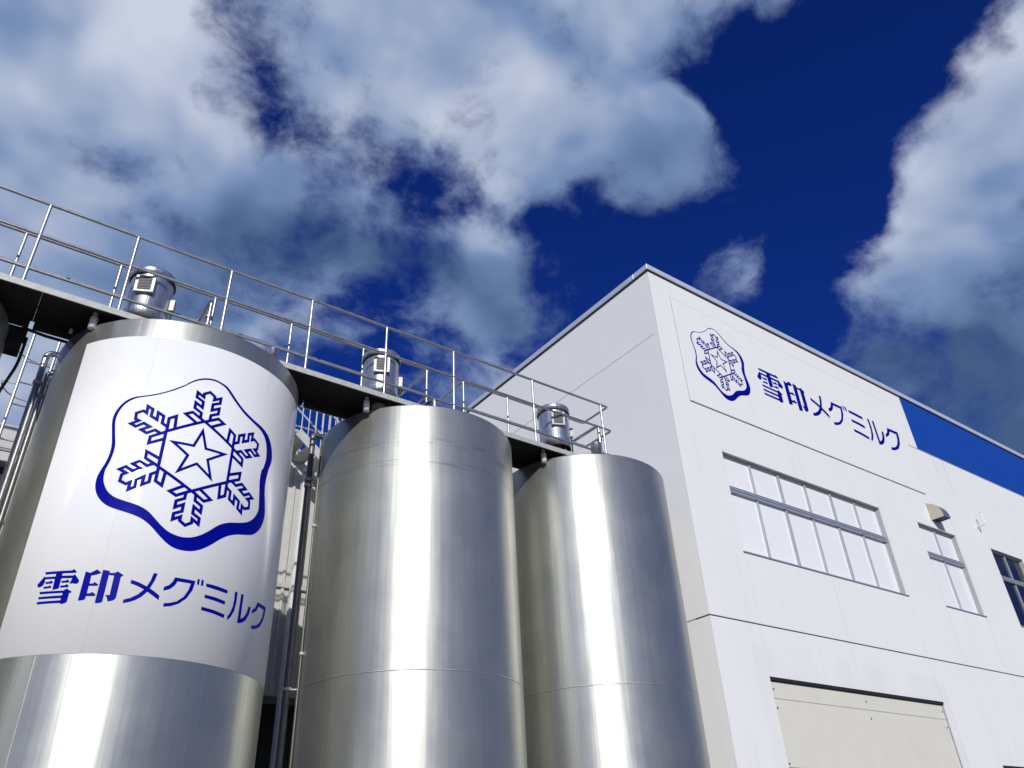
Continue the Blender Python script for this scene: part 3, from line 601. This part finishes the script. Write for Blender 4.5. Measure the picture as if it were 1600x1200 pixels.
# ------------------------------------------------------------------ motor covers on the tanks
def motor_cover(x, y, z0, label):
    t = thing('motor_cover', label, 'motor cover', (x, y, z0+H), 'round steel motor covers on the tank tops')
    rb = .238; z1 = z0+.655
    p = MB(); p.lathe((x, y), [(rb-.012, z0+.002+H), (rb, z0+H), (rb, z0+.12+H), (rb+.002, z0+.125+H), (rb+.002, z0+.15+H), (rb, z0+.155+H), (rb, z1-.02+H)], 64); p.build('body', M['cover'], t)
    p = MB(); p.lathe((x, y), [(rb+.014, z1-.035+H), (rb+.024, z1-.04+H), (rb+.024, z1+.045+H), (rb+.018, z1+.055+H), (.001, z1+.06+H)], 64); p.build('cap', M['cover'], t)
    p = MB(); p.lathe((x, y), [(rb-.014, z0+.012+H), (rb-.02, z0+.4+H), (.001, z0+.41+H)], 40); p.build('liner', M['black'], t)
    p = MB(); p.lathe((x, y), [(.10, 5.34+H), (.10, z0+.25+H), (.001, z0+.26+H)], 32); p.build('motor_base', M['galv'], t)
    for a in (20, 140, 260):
        q_ = MB(); ax = V(math.sin(rad(a)), -math.cos(rad(a)), 0); c_ = V(x, y, 0)+ax*.17; q_.tube([(c_.x, c_.y, 5.36+H), (c_.x, c_.y, z0+.15+H)], .012, 8); q_.build('support_leg', M['rail'], t)
    th = rad(-25); n_ = V(math.sin(th), -math.cos(th), 0); u_ = V(math.cos(th), math.sin(th), 0); zc = z0+.43
    p = MB(); c_ = V(x, y, zc+H)+n_*(rb+.020); p.obox(c_, u_, n_, V(0,0,1), .105, .022, .115); lp = p.build('vent_plate', M['plate'], t)
    for i in range(5):
        q_ = MB(); cc = V(x, y, zc+.082-.041*i+H)+n_*(rb+.043); q_.obox(cc, u_, n_, V(0,0,1), .070, .002, .0085); q_.build('slot', M['black'], lp)
        q_ = MB(); cc = V(x, y, zc+.094-.041*i+H)+n_*(rb+.047); q_.obox(cc, u_, (n_-V(0,0,.7)).normalized(), (V(0,0,1)+n_*.7).normalized(), .073, .002, .012); q_.build('louvre', M['plate'], lp)
    th = rad(66); n_ = V(math.sin(th), -math.cos(th), 0); u_ = V(math.cos(th), math.sin(th), 0)
    p = MB(); p.obox(V(x, y, z0+.33+H)+n_*(rb+.03), u_, n_, V(0,0,1), .040, .026, .075); p.build('cable_box', M['galv'], t)
    p = MB(); c_ = V(x, y, 0)+n_*(rb+.032); p.tube([(c_.x, c_.y, z0+.24+H), (c_.x, c_.y, z0-.10+H)], .012, 8); p.build('cable', M['black'], t)
    p = MB()
    for a in (-40, 10, 60, 130, 200, 270):
        nn = V(math.sin(rad(a)), -math.cos(rad(a)), 0); uu = V(math.cos(rad(a)), math.sin(rad(a)), 0); p.obox(V(x, y, z1+.005+H)+nn*(rb+.026), uu, nn, V(0,0,1), .006, .003, .006); p.obox(V(x, y, z0+.06+H)+nn*(rb+.002), uu, nn, V(0,0,1), .006, .003, .006)
    p.build('screws', M['black'], t, kind='stuff')
motor_cover(1.01, 8.16, 5.56, 'round steel motor cover above the white-wrapped tank')
motor_cover(4.04, 8.15, 5.53, 'round steel motor cover above the middle tank')
motor_cover(7.09, 8.15, 5.63, 'round steel motor cover nearest the white building')

# process pipes rising from the tank tops
def top_pipe(x, y, z, yb, label):
    t = thing('process_pipe', label, 'pipe', (x, y, 5.35+H), 'angled pipes on the tank tops')
    p = MB(); p.tube([(x, y, 5.33+H), (x, y, z+H), (x, yb, z+H), (x, yb, 5.36+H)], .026, 12, fillet=.06); p.build('tube', M['pipe'], t)
    p = MB(); p.lathe((x, y), [(.04, z-.28+H), (.04, z-.25+H)], 16); p.lathe((x, y), [(.001, z-.25+H), (.04, z-.25+H)], 16); p.lathe((x, y), [(.026, z-.28+H), (.04, z-.28+H)], 16); p.build('union', M['pipe'], t)
top_pipe(1.655, 7.95, 6.11, 9.1, 'angled pipe beside the motor cover on the white-wrapped tank')
top_pipe(7.86, 7.95, 6.215, 9.2, 'angled pipe at the walkway end next to the white building')

# ------------------------------------------------------------------ vertical pipes, ladder and rear structures
def vpipe(label, pts, rr, clamps, target, m_='pipe', f=.09):
    b_ = pts[-1]; t = thing('vertical_pipe', label, 'pipe', (b_[0], b_[1], 0), 'upright pipes beside the tanks')
    p = MB(); p.tube([(x, y, z+H) for x, y, z in pts], rr, 14, fillet=f); p.build('tube', M[m_], t)
    for z in clamps:
        x, y = pts[-1][:2]; p = MB(); p.lathe((x, y), [(rr, z-.02+H), (rr+.012, z-.018+H), (rr+.012, z+.018+H), (rr, z+.02+H)], 16)
        d_ = V(target[0]-x, target[1]-y, 0); p.tube([V(x, y, z+H)+d_.normalized()*rr*.5, V(x, y, z+H)+d_], .010, 8); p.build('clamp', M['galv'], t)
c1 = TANKS[1]
vpipe('thick bright pipe bending into the left side of the white-wrapped tank', [(.42, 9.0, 5.42), (.222, 9.0, 5.42), (.222, 9.0, -1.6)], .036, [5.0, 2.6, .4], (.42, 9.05))
vpipe('thinner pipe just right of the thick pipe beside the white-wrapped tank', [(.40, 9.06, 5.20), (.288, 9.06, 5.20), (.288, 9.06, -1.6)], .026, [4.88, 2.5, .5], (.40, 9.06))
vpipe('slim pipe closest to the left side of the white-wrapped tank', [(.335, 9.16, 5.30), (.335, 9.16, -1.6)], .013, [4.7, 3.4, 2.2], (.42, 9.1), 'rail')
vpipe('dark upright pipe in the gap between wrapped and middle tank', [(3.70, 9.2, 5.40), (3.578, 9.2, 5.40), (3.578, 9.2, 2.02), (3.578, 9.2, -1.6)], .040, [4.71, 4.62, 2.03], (3.70, 9.15), 'pipe_dark', .05)
vpipe('thin upright line hugging the left side of the middle tank', [(3.640, 9.02, 5.0), (3.640, 9.02, -1.6)], .012, [4.0, 2.4], (3.70, 8.98), 'pipe_dark')
lad = thing('ladder', 'steel ladder left of the white-wrapped tank seen against the sky', 'ladder', (.20, 10.6, 0))
for x in (.05, .36):
    p = MB(); p.tube([(x, 10.6, -1.6+H), (x, 10.6, 6.62+H)], .020, 10); p.build('stile', M['rail'], lad)
for i in range(26):
    z = 6.17-.33*i
    if z < -1.4: break
    p = MB(); p.tube([(.05, 10.6, z+H), (.36, 10.6, z+H)], .013, 8); p.build('rung', M['rail'], lad)
for i in range(7):
    z = 6.42-.62*i; p = MB(); P = [(.205+.33*math.cos(a), 10.6+.40*math.sin(a), z+H) for a in [math.pi*(1.0-k/12) for k in range(13)]]; P = [(.05, 10.6, z+H)]+P[0:]+[(.36, 10.6, z+H)]
    p.tube(P, .009, 6); p.build('cage_hoop', M['galv'], lad)
jb = thing('junction_box', 'dark metal box hung below the walkway at the left edge', 'box', (-.25, 8.66, 5.14+H))
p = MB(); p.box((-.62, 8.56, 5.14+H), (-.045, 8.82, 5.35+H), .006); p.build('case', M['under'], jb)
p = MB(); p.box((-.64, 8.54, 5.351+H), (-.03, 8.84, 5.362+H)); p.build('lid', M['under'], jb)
p = MB(); p.tube([(-.02, 8.72, 5.36+H), (-.02, 8.72, 5.0+H), (-.30, 8.80, 3.6+H)], .016, 8, fillet=.1); p.build('cable', M['black'], jb)
p = MB(); p.tube([(-1.4, 8.57, 5.425+H), (-.04, 8.57, 5.425+H)], .013, 8); p.build('conduit', M['plastic'], None, label='white conduit running under the rear edge of the walkway', category='conduit')
p = MB(); p.tube([(-.10, 8.60, 5.40+H), (.14, 8.62, 5.385+H), (.40, 8.60, 5.372+H), (.46, 8.62, 5.36+H)], .018, 8); p.build('cable', M['black'], None, label='thick black cable sagging from the walkway to the wrapped tank', category='cable')
cd = MB(); cd.tube([(-2.2, 8.30, 5.64+H), (-.10, 8.30, 5.64+H), (-.10, 8.30, 5.53+H), (.12, 8.30, 5.50+H), (.12, 8.30, 5.45+H)], .012, 8, fillet=.03); cd.build('conduit', M['black'], None, label='thin dark conduit along the walkway deck at the left', category='conduit')
cd = MB(); cd.tube([(.14, 8.44, 5.50+H), (.38, 8.46, 5.53+H), (.55, 8.60, 5.53+H), (.62, 8.80, 5.48+H)], .014, 8); cd.tube([(.36, 8.46, 5.40+H), (.36, 8.46, 5.53+H)], .02, 8); cd.build('hose', M['plastic'], None, label='curved white hose lying on the deck left of the first motor cover', category='hose')

# rear plant room seen in the gap between the tanks
pr = thing('plant_room', 'pale ribbed plant room behind the tanks with dark fill in its lower void', 'building', (3.6, 12.0, 0))
x = 2.3
while x < 5.6:
    p = MB(); p.prism([(x, 12.0, 2.575+H), (x+.165, 12.0, 2.575+H), (x+.175, 11.965, 2.575+H), (x+.215, 11.965, 2.575+H), (x+.225, 12.0, 2.575+H), (x+.2395, 12.0, 2.575+H), (x+.2395, 12.05, 2.575+H), (x, 12.05, 2.575+H)], (0, 0, 4.1)); p.build('rib_panel', M['clad'], pr); x += .24
p = MB(); p.box((2.25, 11.955, 2.53+H), (5.62, 12.06, 2.574+H)); p.build('base_flashing', M['galv'], pr)
p = MB(); p.box((2.25, 11.95, 4.17+H), (5.62, 11.964, 4.24+H)); p.build('mid_flashing', M['galv'], pr)
p = MB(); p.box((2.26, 12.06, 2.55+H), (5.61, 14.5, 6.67+H)); p.build('body', M['clad'], pr)
p = MB(); p.box((2.3, 12.6, 0), (5.58, 14.4, 2.548+H)); p.build('lower_wall', M['dark_wall'], pr)  # added dark surface in place of the open shaded space
p = MB(); p.box((4.50, 11.80, 0.), (4.62, 11.92, 6.55+H), .006); p.build('corner_post', M['plastic'], pr)
# stair tower in front of it
stt = thing('access_stair', 'pale zigzag access stair with guard rails between the tanks', 'stair', (4.3, 11.2, 0))
def flight(xa, za, xb, zb, y0, n_):
    a, b_ = V(xa, 0, za+H), V(xb, 0, zb+H); dd = (b_-a).normalized(); nn = V(-dd.z, 0, dd.x)
    for y in (y0, y0+.62):
        p = MB(); c_ = (a+b_)/2; p.obox(V(c_.x, y, c_.z), dd, V(0,1,0), nn, (b_-a).length/2, .012, .075); p.build('stringer', M['clad'], stt)
        p = MB(); p.tube([(a.x, y, a.z+.95), (b_.x, y, b_.z+.95)], .018, 8); p.build('handrail', M['galv'], stt)
    for i in range(n_):
        f_ = (i+.5)/n_; c_ = a+(b_-a)*f_; p = MB(); p.box((c_.x-.11, y0+.013, c_.z-.012), (c_.x+.11, y0+.607, c_.z+.012)); p.build('tread', M['galv'], stt)
flight(4.05, 6.50, 5.55, 5.30, 11.1, 8)
for xa, xb, z in ((3.2, 4.05, 6.52), (5.55, 6.15, 5.27)):
    p = MB(); p.box((xa, 11.08, z-.04+H), (xb, 11.76, z+H)); p.build('landing', M['galv'], stt)
for x in (3.2, 6.1):
    p = MB(); p.box((x, 11.72, 0.), (x+.06, 11.78, 6.5+H)); p.build('column', M['galv'], stt)
for y in (11.09, 11.75):
    for z in (6.98, 7.45):
        p = MB(); p.tube([(3.2, y, z+H), (6.1, y, z+H)], .016, 8); p.build('guard_rail', M['galv'], stt)
    x = 3.22
    while x < 6.1:
        p = MB(); p.tube([(x, y, 6.5+H), (x, y, 7.45+H)], .009, 6); p.build('baluster', M['galv'], stt); x += .125
# banded equipment housing at the far left
eq = thing('equipment_housing', 'pale banded equipment housing behind the ladder', 'housing', (-1.2, 13.0, 0))
for z0, z1 in ((6.12, 6.30), (5.98, 6.11), (5.77, 5.97)):
    p = MB(); p.box((-3.2, 12.98, z0+H), (1.1, 14.6, z1+H), .01); p.build('band_panel', M['clad'], eq)
p = MB(); p.tube([(-3.2, 12.97, 6.34+H), (1.1, 12.97, 6.34+H)], .035, 10); p.build('gutter', M['galv'], eq)
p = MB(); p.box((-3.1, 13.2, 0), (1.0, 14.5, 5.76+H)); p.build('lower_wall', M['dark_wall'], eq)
